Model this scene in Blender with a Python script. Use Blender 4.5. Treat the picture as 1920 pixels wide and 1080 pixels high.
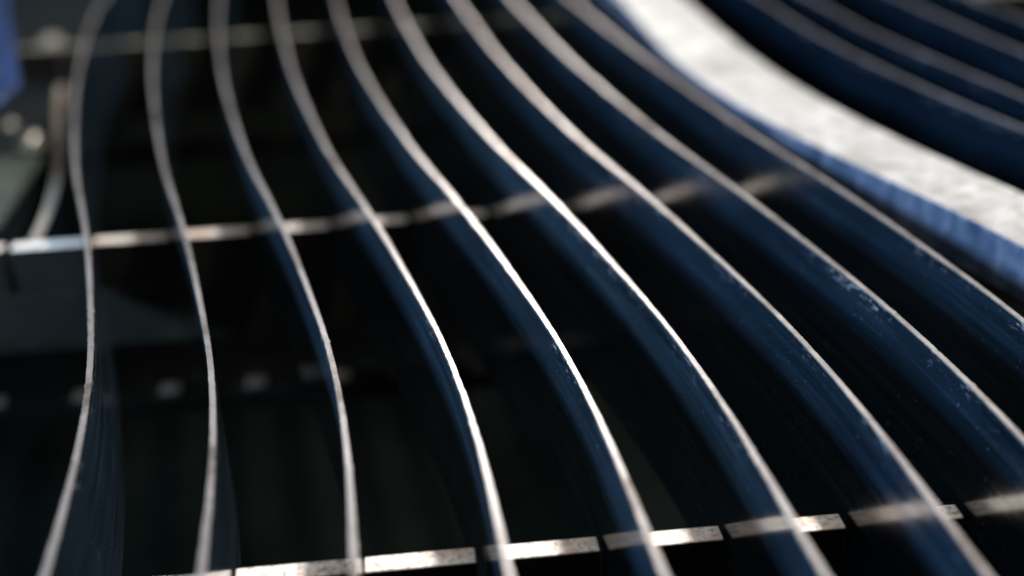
import bpy, bmesh, math, random
from mathutils import Vector, Matrix
random.seed(7)
S = bpy.context.scene
for o in list(bpy.data.objects):
    bpy.data.objects.remove(o)

# ------------------------------------------------------------------ camera
TH, YAW, ROLL, HCAM = 0.46683, 0.0908, -0.03418, 0.43276
def cam_dir(x, y, z):
    """camera space (x right, y up, z forward) -> world"""
    c, s = math.cos(ROLL), math.sin(ROLL); x, y = c*x - s*y, s*x + c*y
    fw = z*math.cos(TH) + y*math.sin(TH); up = -z*math.sin(TH) + y*math.cos(TH)
    c, s = math.cos(YAW), math.sin(YAW)
    return Vector((c*x + s*fw, -s*x + c*fw, up))
cd = bpy.data.cameras.new('camera'); cam = bpy.data.objects.new('camera', cd)
S.collection.objects.link(cam); S.camera = cam
r, u_, f_ = cam_dir(1, 0, 0), cam_dir(0, 1, 0), cam_dir(0, 0, 1)
M = Matrix((( r.x, u_.x, -f_.x, 0), (r.y, u_.y, -f_.y, 0), (r.z, u_.z, -f_.z, HCAM), (0, 0, 0, 1)))
cam.matrix_world = M
cd.sensor_width = 36; cd.lens = 45.0
cd.clip_start = 0.01; cd.clip_end = 100
cd.dof.use_dof = True; cd.dof.focus_distance = 0.872; cd.dof.aperture_fstop = 1.50; cd.dof.aperture_blades = 0

# ------------------------------------------------------------------ light: an indoor workshop
W = bpy.data.worlds.new('World'); S.world = W; W.use_nodes = True
bg = W.node_tree.nodes['Background']; bg.inputs[0].default_value = (0.62, 0.80, 1.0, 1); bg.inputs[1].default_value = 0.005
def lamp(name, loc, target, power, size, color, shape='DISK', sy=None):
    L = bpy.data.lights.new(name, 'AREA'); L.energy = power; L.shape = shape; L.size = size; L.color = color
    if sy: L.size_y = sy
    o = bpy.data.objects.new(name, L); S.collection.objects.link(o); o.location = loc
    o.rotation_euler = (Vector(target) - Vector(loc)).to_track_quat('-Z', 'Y').to_euler()
    return o
lamp('back_lamp', (0.42, 3.95, 1.53), (0.1, 0.95, 0), 33, 0.42, (1.0, 0.96, 0.92))
lamp('overhead_lamp', (0.85, 0.95, 2.3), (0.05, 0.9, -.1), 120, 0.22, (1.0, 0.95, 0.90))
lamp('ceiling_softbox', (0.1, 1.0, 2.6), (0.1, 1.0, 0), 32, 1.6, (1.0, 0.97, 0.93), 'SQUARE')
lamp('blue_fill_lamp', (-1.8, 0.1, 0.93), (0.2, 1.0, -0.05), 118, 0.45, (0.52, 0.74, 1.0), 'RECTANGLE', 0.45)
S.view_settings.view_transform = 'Standard'; S.view_settings.look = 'None'
S.view_settings.exposure = 0; S.view_settings.gamma = 1
S.cycles.use_denoising = True
S.cycles.max_bounces = 6

# ------------------------------------------------------------------ materials
def mat(name):
    m = bpy.data.materials.new(name); m.use_nodes = True
    nt = m.node_tree; b = nt.nodes['Principled BSDF']
    return m, nt, b
def node(nt, t, **kw):
    n = nt.nodes.new(t)
    for k, v in kw.items():
        if k in n.inputs: n.inputs[k].default_value = v
        else: setattr(n, k, v)
    return n
def coords(nt, scale=(1, 1, 1)):
    tc = node(nt, 'ShaderNodeTexCoord'); mp = node(nt, 'ShaderNodeMapping'); mp.inputs['Scale'].default_value = scale
    nt.links.new(tc.outputs['Object'], mp.inputs[0]); return tc, mp.outputs[0]
def noise(nt, vec, scale, detail=4, rough=.55):
    n = node(nt, 'ShaderNodeTexNoise', Scale=scale, Detail=detail, Roughness=rough); nt.links.new(vec, n.inputs['Vector']); return n.outputs['Fac']
def ramp(nt, fac, stops):
    r = node(nt, 'ShaderNodeValToRGB'); e = r.color_ramp.elements
    while len(e) < len(stops): e.new(.5)
    for el, (p, c) in zip(e, stops): el.position = p; el.color = (*c, 1) if len(c) == 3 else c
    nt.links.new(fac, r.inputs[0]); return r.outputs[0]
def mixc(nt, fac, a, b):
    m = node(nt, 'ShaderNodeMix', data_type='RGBA')
    for s, v in ((0, fac), (6, a), (7, b)):
        if hasattr(v, 'is_output'): nt.links.new(v, m.inputs[s])
        elif s == 0: m.inputs[s].default_value = v
        else: m.inputs[s].default_value = (*v, 1)
    return m.outputs[2]
def math_(nt, op, a, b=0.0):
    m = node(nt, 'ShaderNodeMath', operation=op)
    for i, v in enumerate((a, b)):
        if hasattr(v, 'is_output'): nt.links.new(v, m.inputs[i])
        else: m.inputs[i].default_value = v
    return m.outputs[0]
def bump(nt, b, h, strength, dist):
    n = node(nt, 'ShaderNodeBump', Strength=strength, Distance=dist); nt.links.new(h, n.inputs['Height']); nt.links.new(n.outputs[0], b.inputs['Normal'])

def make_scale(name, base, lift, ior, rough):
    """dark blue mill scale: streaks along the blade, bare scratches, chips just under the cut edge"""
    m, nt, b = mat(name)
    tc, v = coords(nt)
    _, vl = coords(nt, (10, 5, 150)); st = noise(nt, vl, 1.0, 5, .6)
    n1 = noise(nt, v, 9, 5)
    s1 = math_(nt, 'ADD', math_(nt, 'MULTIPLY', st, .65), math_(nt, 'MULTIPLY', n1, .35))
    col = ramp(nt, s1, [(.34, tuple(c*.45 for c in base)), (.5, base), (.64, tuple(c*1.7 for c in base))])
    _, vs = coords(nt, (22, 16, 900)); scm = ramp(nt, noise(nt, vs, 1.0, 3, .7), [(.69, (0, 0, 0)), (.74, (1, 1, 1))])
    _, vc = coords(nt, (190, 80, 420)); chm = ramp(nt, noise(nt, vc, 1.0, 3, .7), [(.57, (0, 0, 0)), (.63, (1, 1, 1))])
    sep = node(nt, 'ShaderNodeSeparateXYZ'); nt.links.new(tc.outputs['Object'], sep.inputs[0])
    near = node(nt, 'ShaderNodeMapRange'); near.inputs[1].default_value = -.014; near.inputs[2].default_value = -.001
    nt.links.new(sep.outputs[2], near.inputs[0])
    patchy = ramp(nt, noise(nt, v, 17, 2), [(.46, (0, 0, 0)), (.60, (1, 1, 1))])
    chips = math_(nt, 'MULTIPLY', math_(nt, 'MULTIPLY', chm, near.outputs[0]), patchy)
    dust = ramp(nt, noise(nt, v, 520, 1), [(.76, (0, 0, 0)), (.80, (1, 1, 1))])
    scr = math_(nt, 'MULTIPLY', math_(nt, 'MULTIPLY', scm, patchy), lift)
    wear = math_(nt, 'MAXIMUM', math_(nt, 'MAXIMUM', chips, scr), math_(nt, 'MULTIPLY', dust, .5))
    nt.links.new(mixc(nt, wear, col, (.30, .32, .36)), b.inputs['Base Color'])
    rr = ramp(nt, st, [(.35, (rough,)*3), (.65, (rough + .13,)*3)])
    nt.links.new(math_(nt, 'ADD', rr, math_(nt, 'MULTIPLY', wear, .4)), b.inputs['Roughness'])
    b.inputs['Metallic'].default_value = 0.0; b.inputs['IOR'].default_value = ior
    bump(nt, b, st, .05, .0004)
    return m
M_SCALE = make_scale('blue_black_mill_scale', (.010, .019, .029), .5, 2.6, .06)
M_SCALE_BLUE = make_scale('blue_mill_scale', (.0045, .0115, .0215), .25, 2.8, .12)
M_SCALE_DULL = make_scale('dull_navy_mill_scale', (.0025, .007, .014), .2, 1.08, .6)

def make_edge(name, c0, c1, rough, metal):
    m, nt, b = mat(name)
    _, v = coords(nt, (60, 420, 60)); st = noise(nt, v, 1.0, 4, .6)
    _, v2 = coords(nt); bl = noise(nt, v2, 38, 5, .65)
    col = mixc(nt, bl, c0, c1)
    _, v3 = coords(nt, (700, 380, 300)); sp = ramp(nt, noise(nt, v3, 1.0, 2), [(.27, (0, 0, 0)), (.33, (1, 1, 1))])
    gr = ramp(nt, noise(nt, v2, 11, 6, .75), [(.36, (.50, .46, .43)), (.50, (1, 1, 1))])
    mm = node(nt, 'ShaderNodeMix', data_type='RGBA', blend_type='MULTIPLY'); mm.inputs[0].default_value = 1
    nt.links.new(col, mm.inputs[6]); nt.links.new(gr, mm.inputs[7]); col = mm.outputs[2]
    nt.links.new(mixc(nt, sp, (.16, .13, .11), col), b.inputs['Base Color'])
    b.inputs['Metallic'].default_value = metal
    rr = node(nt, 'ShaderNodeMapRange'); rr.inputs[3].default_value = rough - .07; rr.inputs[4].default_value = rough + .1
    nt.links.new(bl, rr.inputs[0]); nt.links.new(rr.outputs[0], b.inputs['Roughness'])
    bump(nt, b, st, .12, .0006)
    return m
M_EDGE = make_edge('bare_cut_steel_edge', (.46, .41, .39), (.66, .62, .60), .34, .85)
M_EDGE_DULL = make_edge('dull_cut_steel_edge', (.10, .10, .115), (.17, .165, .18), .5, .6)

def make_bar_top(name):
    m, nt, b = mat(name)
    _, v = coords(nt); a = noise(nt, v, 26, 6, .7); c = noise(nt, v, 240, 5, .75)
    col = ramp(nt, a, [(.34, (.56, .42, .35)), (.45, (.74, .64, .57)), (.54, (.84, .79, .74)), (.70, (.74, .73, .67))])
    pits = ramp(nt, c, [(.36, (0, 0, 0)), (.52, (1, 1, 1))])
    nt.links.new(mixc(nt, pits, (.24, .21, .18), col), b.inputs['Base Color'])
    b.inputs['Metallic'].default_value = .3
    nt.links.new(ramp(nt, a, [(.3, (.6,)*3), (.7, (.42,)*3)]), b.inputs['Roughness'])
    bump(nt, b, c, .5, .0015)
    return m
M_BARTOP = make_bar_top('worn_bar_top')
def make_dark(name, c, rough=.6):
    m, nt, b = mat(name); _, v = coords(nt); a = noise(nt, v, 22, 6, .65); b.inputs['Specular IOR Level'].default_value = .15
    nt.links.new(ramp(nt, a, [(.3, tuple(x*.6 for x in c)), (.7, tuple(x*1.3 for x in c))]), b.inputs['Base Color'])
    b.inputs['Roughness'].default_value = rough; bump(nt, b, a, .25, .002); return m
M_BARSIDE = make_dark('dark_green_grey_steel', (.007, .0075, .006))
M_FRAME = make_dark('dark_machine_steel', (.006, .009, .010), .6)
M_BASE = make_dark('grey_green_plate', (.045, .052, .043), .6)
M_STRIP = make_edge('dull_bare_strip', (.26, .23, .19), (.36, .32, .28), .45, .3)
M_BLACK = make_dark('black_oily_steel', (.0025, .0025, .0022), .8)
M_BLACK.node_tree.nodes['Principled BSDF'].inputs['Specular IOR Level'].default_value = 0
M_LIGHT_SPOT = make_dark('light_spot_steel', (.018, .016, .014), .6)  # paler than the rail, for the light spots painted on it
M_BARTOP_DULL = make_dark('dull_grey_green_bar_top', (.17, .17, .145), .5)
M_BOLT = make_edge('bright_bolt_steel', (.60, .58, .50), (.70, .67, .58), .28, .9)

def make_plate_top():
    m, nt, b = mat('pale_ground_plate_face'); _, v = coords(nt); a = noise(nt, v, 18, 6, .7); c = noise(nt, v, 70, 4, .65)
    col = ramp(nt, a, [(.36, (.27, .26, .245)), (.5, (.42, .41, .395)), (.62, (.54, .53, .515))])
    sp = ramp(nt, c, [(.33, (0, 0, 0)), (.5, (1, 1, 1))])
    nt.links.new(mixc(nt, sp, (.29, .28, .26), col), b.inputs['Base Color'])
    b.inputs['Roughness'].default_value = .42; b.inputs['Metallic'].default_value = .4
    bump(nt, b, c, .3, .001); return m
M_PTOP = make_plate_top()
def make_plate_side():
    m, nt, b = mat('flame_cut_blue_side')
    _, v = coords(nt, (52, 52, 16)); a = noise(nt, v, 1.0, 5, .65)
    _, w = coords(nt, (26, 26, 34)); d = noise(nt, w, 1.0, 5, .7)
    s = math_(nt, 'ADD', math_(nt, 'MULTIPLY', a, .6), math_(nt, 'MULTIPLY', d, .4))
    nt.links.new(ramp(nt, s, [(.36, (.018, .036, .070)), (.47, (.052, .078, .135)), (.57, (.11, .135, .195)), (.66, (.24, .26, .31))]), b.inputs['Base Color'])
    b.inputs['Roughness'].default_value = .45; bump(nt, b, a, .6, .003); return m
M_PSIDE = make_plate_side()
def make_blue():
    m, nt, b = mat('blue_paint'); _, v = coords(nt); a = noise(nt, v, 30, 5, .6)
    nt.links.new(ramp(nt, a, [(.35, (.004, .012, .045)), (.65, (.018, .04, .12))]), b.inputs['Base Color'])
    b.inputs['Roughness'].default_value = .4; return m
M_BLUE = make_blue()
def make_floor():
    m, nt, b = mat('workshop_floor'); _, v = coords(nt); a = noise(nt, v, 3, 7, .65)
    nt.links.new(ramp(nt, a, [(.3, (.0015, .0025, .002)), (.7, (.005, .006, .005))]), b.inputs['Base Color'])
    b.inputs['Roughness'].default_value = 1; b.inputs['Specular IOR Level'].default_value = 0; bump(nt, b, a, .2, .01); return m
M_FLOOR = make_floor()

# ------------------------------------------------------------------ helpers
def link(name, bm, m, parent=None, smooth=None):
    me = bpy.data.meshes.new(name); bm.normal_update(); bm.to_mesh(me); bm.free()
    for mm in (m if isinstance(m, (list, tuple)) else [m]): me.materials.append(mm)
    if smooth is not None: me.shade_smooth(); me.set_sharp_from_angle(angle=math.radians(smooth))
    o = bpy.data.objects.new(name, me); S.collection.objects.link(o)
    if parent: o.parent = parent
    return o
def tag(o, label, cat, group=None):
    o['label'] = label; o['category'] = cat
    if group: o['group'] = group
    return o
def empty(name, loc=(0, 0, 0)):
    o = bpy.data.objects.new(name, None); S.collection.objects.link(o); o.location = loc; o.empty_display_size = .05; return o
def box_bm(x0, x1, y0, y1, z0, z1, bevel=0.0, seg=1, bm=None):
    bm = bm or bmesh.new()
    r = bmesh.ops.create_cube(bm, size=1)
    for v in r['verts']:
        v.co = Vector(((x0+x1)/2 + v.co.x*(x1-x0), (y0+y1)/2 + v.co.y*(y1-y0), (z0+z1)/2 + v.co.z*(z1-z0)))
    if bevel:
        es = list({e for v in r['verts'] for e in v.link_edges})
        bmesh.ops.bevel(bm, geom=es, offset=bevel, segments=seg, affect='EDGES', profile=.5)
    return bm

# shared S curve of the row of blades (sideways offset against distance along the table)
KN = [-0.0561,-0.1442,-0.1918,-0.1988,-0.2016,-0.2054,-0.212,-0.2214,-0.2343,-0.2477,-0.2622,-0.2782,-0.2954,-0.3105,-0.3226,-0.3364,-0.3452,-0.36,-0.3643,-0.374,-0.3809,-0.3893]
LO, HI, PITCH = 0.32541968, 1.73635126, 0.08
def spl_raw(v):
    n = len(KN); t = (v - LO)/(HI - LO)*(n - 1); i = max(0, min(n - 2, int(t))); u = t - i
    k = [2*KN[0]-KN[1]] + KN + [2*KN[-1]-KN[-2]]; a, b, c, d = k[i], k[i+1], k[i+2], k[i+3]
    return .5*(2*b + (c-a)*u + (2*a-5*b+4*c-d)*u*u + (3*b-a-3*c+d)*u**3)
def spl(v):
    if v < .53: return spl_raw(.53) - (v - .53)*.04
    if v > 1.70:
        return spl_raw(1.70) + (v - 1.70)*(-.10)
    return spl_raw(v)
# gaussian smoothing of the traced curve, then each blade's own small bend
def sm(v):
    s = w = 0
    for k in range(-5, 6):
        h = .012 + .020*max(0., min(1., (v - 1.1)/.4))
        g = math.exp(-(k*.4)**2/2); s += g*spl(v + k*h); w += g
    return s/w
GRID = [(.05 + i*.01) for i in range(262)]
SM = [sm(v) for v in GRID]
def sc(v):
    t = (v - .05)/.01; i = max(0, min(len(SM)-2, int(t))); return SM[i] + (SM[i+1]-SM[i])*(t - i)
CORR = {0: (-.01155, -.00328, 0), 1: (-.00481, .00076, .00174), 2: (-.00373, .00008, .00204), 3: (.00193, .0005, 0),
        4: (.00709, .00144, -.00158), 5: (.00785, .00044, -.00178), 6: (.00905, .00338, -.00014), 7: (.00078, -.00164, -.00116),
        8: (-.02869, .00104, .00318)}
TOPBEND = {0: .0125, 1: .009, 2: .006, 3: .004, 4: .004, 5: .002}
def blade_u(i, v):
    if i in CORR:
        a, b, c = CORR[i]; w = max(.5, min(1.8, v)) - 1.1; return sc(v) + i*PITCH + a*w*w + b*w + c + TOPBEND.get(i, 0)*max(0, (min(v, 2.1) - 1.6)/.28)**2
    return sc(v) + i*PITCH

# ------------------------------------------------------------------ floor
bm = bmesh.new(); bmesh.ops.create_grid(bm, x_segments=2, y_segments=2, size=15)
for v in bm.verts: v.co.z = -.75
fl = link('floor', bm, M_FLOOR); fl['kind'] = 'structure'

# ------------------------------------------------------------------ blades
def ribbon(path, z0, z1, th, bevel=0.0, closed_top=True):
    """an upright plate of thickness th following path [(u,v)], from z0 up to z1"""
    bm = bmesh.new(); rows = []
    n = len(path)
    for i, (u, v) in enumerate(path):
        a = path[max(0, i-1)]; b = path[min(n-1, i+1)]; t = Vector((b[0]-a[0], b[1]-a[1])).normalized(); nx, ny = t.y, -t.x
        h = th/2
        sec = [(-h, z0), (-h, z1 - bevel), (-h + bevel, z1), (h - bevel, z1), (h, z1 - bevel), (h, z0)] if bevel else [(-h, z0), (-h, z1), (h, z1), (h, z0)]
        rows.append([bm.verts.new((u + nx*o, v + ny*o, z)) for o, z in sec])
    k = len(rows[0])
    for i in range(n-1):
        for j in range(k):
            bm.faces.new((rows[i][j], rows[i+1][j], rows[i+1][(j+1) % k], rows[i][(j+1) % k]))
    bm.faces.new(rows[0]); bm.faces.new(list(reversed(rows[-1])))
    bmesh.ops.recalc_face_normals(bm, faces=bm.faces)
    return bm
def blade(i, label, group, v0=.2, v1=2.45, zoff=0.0, off=None):
    vs = [v0 + (v1-v0)*k/150 for k in range(151)]
    path = [((off(v) if off else blade_u(i, v)), v) for v in vs]
    rnd = random.Random(i*3.3 + 1)
    # tiny waviness of a hand-set strip
    ph = rnd.uniform(0, 6); path = [(u + .0006*math.sin(v*7 + ph), v) for u, v in path]
    b = link('curved_blade', ribbon(path, -.132 + zoff, -.0012 + zoff, .0038), M_SCALE if i < 6 else M_SCALE_BLUE if i < 10 else M_SCALE_DULL, None, 30)
    # the cut edge: same path, finer, with small burrs and nicks left by the cutting
    fine = []
    for k in range(901):
        v = v0 + (v1-v0)*k/900; t = k/6; a = min(149, int(t)); f = t - a
        fine.append((path[a][0] + (path[a+1][0]-path[a][0])*f + rnd.gauss(0, .00010) + (rnd.choice((-1, 1))*rnd.uniform(.0003, .0008) if rnd.random() < .012 else 0), v))
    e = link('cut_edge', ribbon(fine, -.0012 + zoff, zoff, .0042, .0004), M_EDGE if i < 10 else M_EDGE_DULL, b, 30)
    tag(b, label, 'steel blade', group)
    return b
G1 = 'curved steel blades left of the thick pale plate'
names = ['leftmost curved steel blade, bending left again near the bottom left corner',
 'second curved steel blade from the left edge, nearly upright in the lower part',
 'third curved steel blade from the left, upright where it meets the bottom edge',
 'fourth curved steel blade from the left, top edge sharpest just left of the centre',
 'fifth curved steel blade from the left, bright edge through the middle of the picture',
 'sixth curved steel blade from the left with a long bright edge and navy side',
 'seventh curved steel blade from the left, third before the thick pale plate',
 'eighth curved steel blade from the left, chipped edge, second before the pale plate',
 'curved steel blade right beside the left side of the thick pale plate']
for i, n in enumerate(names): blade(i, n, G1)
G2 = 'curved steel blades right of the thick pale plate'
def quad(pts):
    # least squares quadratic through (v, offset) pairs
    import numpy as np
    c = np.polyfit([p[0] for p in pts], [p[1] for p in pts], min(2, len(pts)-1)); 
    lo, hi = min(p[0] for p in pts), max(p[0] for p in pts)
    return lambda v: float(np.polyval(c, max(lo, min(hi, v))))
RB = [(quad([(1.61,10.94),(1.49,10.87),(1.4,10.87),(1.32,10.95),(1.24,11.02),(1.18,11.10),(1.11,11.12)]), 'blurred navy blade next to the right side of the thick pale plate'),
      (quad([(1.48,11.72),(1.23,11.95)]), 'second dim blurred blade beyond the right side of the thick pale plate'),
      (quad([(1.58,13.10),(1.35,13.17)]), 'third dim blurred blade beyond the thick pale plate, near the top right corner'),
      (quad([(1.56,14.16),(1.49,14.22)]), 'rearmost blurred blade in the top right corner')]
for k, (q, n) in enumerate(RB):
    blade(11 + k, n, G2, v0=.45, v1=2.45, off=lambda v, q=q: sc(v) + q(v)*PITCH)

# ------------------------------------------------------------------ cross bars with teeth between the slots
def cross_bar(vb, label, u0, u1, near, jit):
    zt, half = -.0846, .0073
    root = empty('cross_bar', (0, vb, zt))
    tag(root, label, 'cross bar', 'slotted cross bars under the blades')
    cuts = []
    for i in range(-3, 16):
        if i in (9, 10): c = sc(vb) + i*PITCH
        elif i >= 11: c = sc(vb) + (RB[i-11][0](vb) if i < 15 else 15.2)*PITCH
        else: c = blade_u(i, vb)
        if u0 + .02 < c < u1 - .02: cuts.append((c - .0050, c + .0034))
    xs = [u0] + [x for c in cuts for x in c] + [u1]
    rnd = random.Random(jit)
    for a, b in zip(xs[0::2], xs[1::2]):
        dz = rnd.uniform(-.0006, .0006)
        bm = box_bm(a, b, -half + rnd.uniform(-.0004, .0004), half, -.052, dz, .0011, 2)
        for f in bm.faces:
            f.material_index = 0 if f.normal.z > .3 else 1
        bm.normal_update()
        for f in bm.faces: f.material_index = 0 if f.normal.z > .3 else 1
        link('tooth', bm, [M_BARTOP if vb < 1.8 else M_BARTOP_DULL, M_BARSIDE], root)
    link('web', box_bm(u0, u1, -half - .0004, half + .0004, -.115, -.0521, .0006), M_BARSIDE, root)
    return root
cross_bar(.652, 'nearest slotted cross bar along the bottom edge, pale worn teeth in focus', -.62, 1.25, True, 1)
cross_bar(1.1958, 'middle slotted cross bar with rusty pale top running behind the centre', -.75, 1.35, False, 2)
cross_bar(1.932, 'farthest slotted cross bar, blurred greenish grey line along the top', -.62, 1.35, False, 3)
def low_rail(v, label):
    o = link('lower_rail', box_bm(-.75, 1.3, v - .014, v + .014, -.275, -.255, .002, 2), M_BLACK); tag(o, label, 'rail', 'low rails beneath the cross bars')
    for k in range(-4, 9):     # paler raised blocks imitating light spots on the rail, one under every gap
        x = -.0765 + (k - 2)*.0885
        link('light_spot', box_bm(x - .011, x + .011, v - .010, v + .010, -.2552, -.2495, .003, 2), M_LIGHT_SPOT, o)
    return o
low_rail(1.18, 'dark low rail glimpsed between blades beneath the middle cross bar')
low_rail(1.945, 'dark low rail faintly glimpsed beneath the farthest cross bar')

# ------------------------------------------------------------------ thick pale plate lying on the cross bars
PL = [(0.344,1.86),(0.351,1.652),(0.363,1.508),(0.384,1.372),(0.411,1.291),(0.437,1.216),(0.462,1.154),(0.481,1.086),(0.502,1.032),(0.53,0.949)]
PR = [(0.44,1.838),(0.447,1.736),(0.455,1.598),(0.469,1.486),(0.49,1.376),(0.512,1.292),(0.533,1.218),(0.554,1.155),(0.577,1.102),(0.590,1.061)]
import numpy as np
PL = [(a*.9058, b*.9058) for a, b in PL]; PR = [(a*.9058, (b - .014*min(1, max(0, (1.6 - b)/.25)))*.9058) for a, b in PR]
def curve(pts, lo, hi):
    c = np.polyfit([p[1] for p in pts], [p[0] for p in pts], 4 if len(pts) > 8 else 2); d = np.polyder(c)
    def f(v):
        if v < lo: return float(np.polyval(c, lo) - .33*(v - lo)*-1*-1) if False else float(np.polyval(c, lo) + (v - lo)*-.33)
        if v > hi: return float(np.polyval(c, hi) + (v - hi)*float(np.polyval(d, hi)))
        return float(np.polyval(c, v))
    return f
fL, fR = curve(PL, .87, 1.65), curve(PR, .975, 1.63)
bm = bmesh.new(); rows = []
zt, zb, bv = -.0005, -.0440, .0012
N = 140
for k in range(N + 1):
    v = .55 + (2.3 - .55)*k/N; a, b = fL(v), fR(v)
    rows.append([bm.verts.new(p) for p in ((a, v, zb), (a, v, zt - bv), (a + bv, v, zt), (b - bv, v, zt), (b, v, zt - bv), (b, v, zb))])
for i in range(N):
    for j in range(6):
        f = bm.faces.new((rows[i][j], rows[i+1][j], rows[i+1][(j+1) % 6], rows[i][(j+1) % 6])); f.material_index = 1 if j in (2,) else 0
bm.faces.new(rows[0]); bm.faces.new(list(reversed(rows[-1])))
bmesh.ops.recalc_face_normals(bm, faces=bm.faces)
pl = link('thick_curved_plate', bm, [M_PSIDE, M_PTOP], None, 30)
tag(pl, 'thick curved plate with bright pale top and scuffed blue side between blade rows', 'steel plate')

for vb in (.652, 1.1958, 1.932):      # blocks that carry the plate on the cross bars
    xc = (fL(vb) + fR(vb))/2
    link('foot', box_bm(xc - .014, xc + .010, vb - .006, vb + .006, -.0838, zb - .0004, .001), M_BLACK, pl)

# ------------------------------------------------------------------ things at the top left
def tube_bm(path, rad, seg=10):
    bm = bmesh.new(); rings = []
    for i, p in enumerate(path):
        a = Vector(path[max(0, i-1)]); b = Vector(path[min(len(path)-1, i+1)]); t = (b-a).normalized(); q = t.to_track_quat('Z', 'Y')
        rings.append([bm.verts.new(Vector(p) + q @ Vector((rad*math.cos(k*math.tau/seg), rad*math.sin(k*math.tau/seg), 0))) for k in range(seg)])
    for i in range(len(rings)-1):
        for k in range(seg): bm.faces.new((rings[i][k], rings[i][(k+1) % seg], rings[i+1][(k+1) % seg], rings[i+1][k]))
    bm.faces.new(list(reversed(rings[0]))); bm.faces.new(rings[-1]); return bm
# short curved strip beyond the middle cross bar
cp = [(-.447, 1.74), (-.437, 1.661), (-.409, 1.531), (-.388, 1.435), (-.377, 1.336), (-.369, 1.234), (-.366, 1.207)]
c = np.polyfit([p[1] for p in cp], [p[0] for p in cp], 3)
path = [(float(np.polyval(c, 1.207 + k*.0135)), 1.207 + k*.0135) for k in range(40)]
st = link('short_strip', ribbon(path, -.19, -.086, .009), M_SCALE, None, 30)
link('cut_edge', ribbon(path, -.086, -.0847, .0095, .0004), M_STRIP, st, 30)
tag(st, 'short blurred curved strip left of the leftmost blade, standing behind the middle cross bar', 'steel strip')
# machine frame
fr = link('machine_frame', box_bm(-.95, -.46, 1.36, 2.6, -.30, -.14, .006, 2), M_FRAME)
tag(fr, 'dark blurred machine frame with shiny bolts in the top left corner', 'machine frame')
def bolt(x, y, z, r, m=None):
    """a cap screw: flat washer under a domed head"""
    bm = bmesh.new(); rings = []
    prof = [(1.5, 0), (1.5, .25), (1.0, .25), (1.0, .7)] + [(math.cos(a), .7 + .6*math.sin(a)) for a in (.3, .6, .9, 1.2)]
    for q, h in prof:
        rings.append([bm.verts.new((x + r*q*math.cos(k*math.tau/20), y + r*q*math.sin(k*math.tau/20), z + r*h)) for k in range(20)])
    for a, b in zip(rings, rings[1:]):
        for k in range(20): bm.faces.new((a[k], a[(k+1) % 20], b[(k+1) % 20], b[k]))
    bm.faces.new(rings[-1]); bm.faces.new(list(reversed(rings[0])))
    return link('bolt', bm, m or M_BOLT, fr, 40)
bolt(-.478, 1.655, -.14, .013); bolt(-.525, 1.735, -.14, .007); bolt(-.552, 2.13, -.14, .016, M_STRIP); bolt(-.475, 2.22, -.14, .024)  # last, largest bolt is added to stand in for a bright highlight
# blue bracket
br = empty('blue_bracket', (-.50, 1.6, -.0))
tag(br, 'blurred blue painted bracket poking in at the left of the top edge', 'bracket')
bm = bmesh.new()
prof = [(-.66, 2.2), (-.72, 1.5), (-.50, 1.24), (-.434, 1.40), (-.426, 1.478), (-.538, 1.884), (-.60, 2.2)]
lowv = [bm.verts.new((x + .50, y - 1.6, -.014)) for x, y in prof]; top = [bm.verts.new((x + .50, y - 1.6, 0)) for x, y in prof]
bm.faces.new(list(reversed(lowv))); bm.faces.new(top)
for i in range(7): bm.faces.new((lowv[i], lowv[(i+1) % 7], top[(i+1) % 7], top[i]))
bmesh.ops.recalc_face_normals(bm, faces=bm.faces); bmesh.ops.bevel(bm, geom=list(bm.edges), offset=.004, segments=3, affect='EDGES')
link('arm', bm, M_BLUE, br, 40)
bm = tube_bm([(-.450 + .5, 1.46 - 1.6, .001), (-.50 + .5, 1.64 - 1.6, .001), (-.60 + .5, 2.05 - 1.6, .001)], .005); link('rib', bm, M_BLUE, br, 40)
# low plate on the left, paler than the frame under it
lp = link('base_plate', box_bm(-.95, -.45, 1.365, 1.585, -.1398, -.1300, .003, 2), M_BASE)
tag(lp, 'dull blurred grey green plate at the left edge behind the middle cross bar', 'base plate')
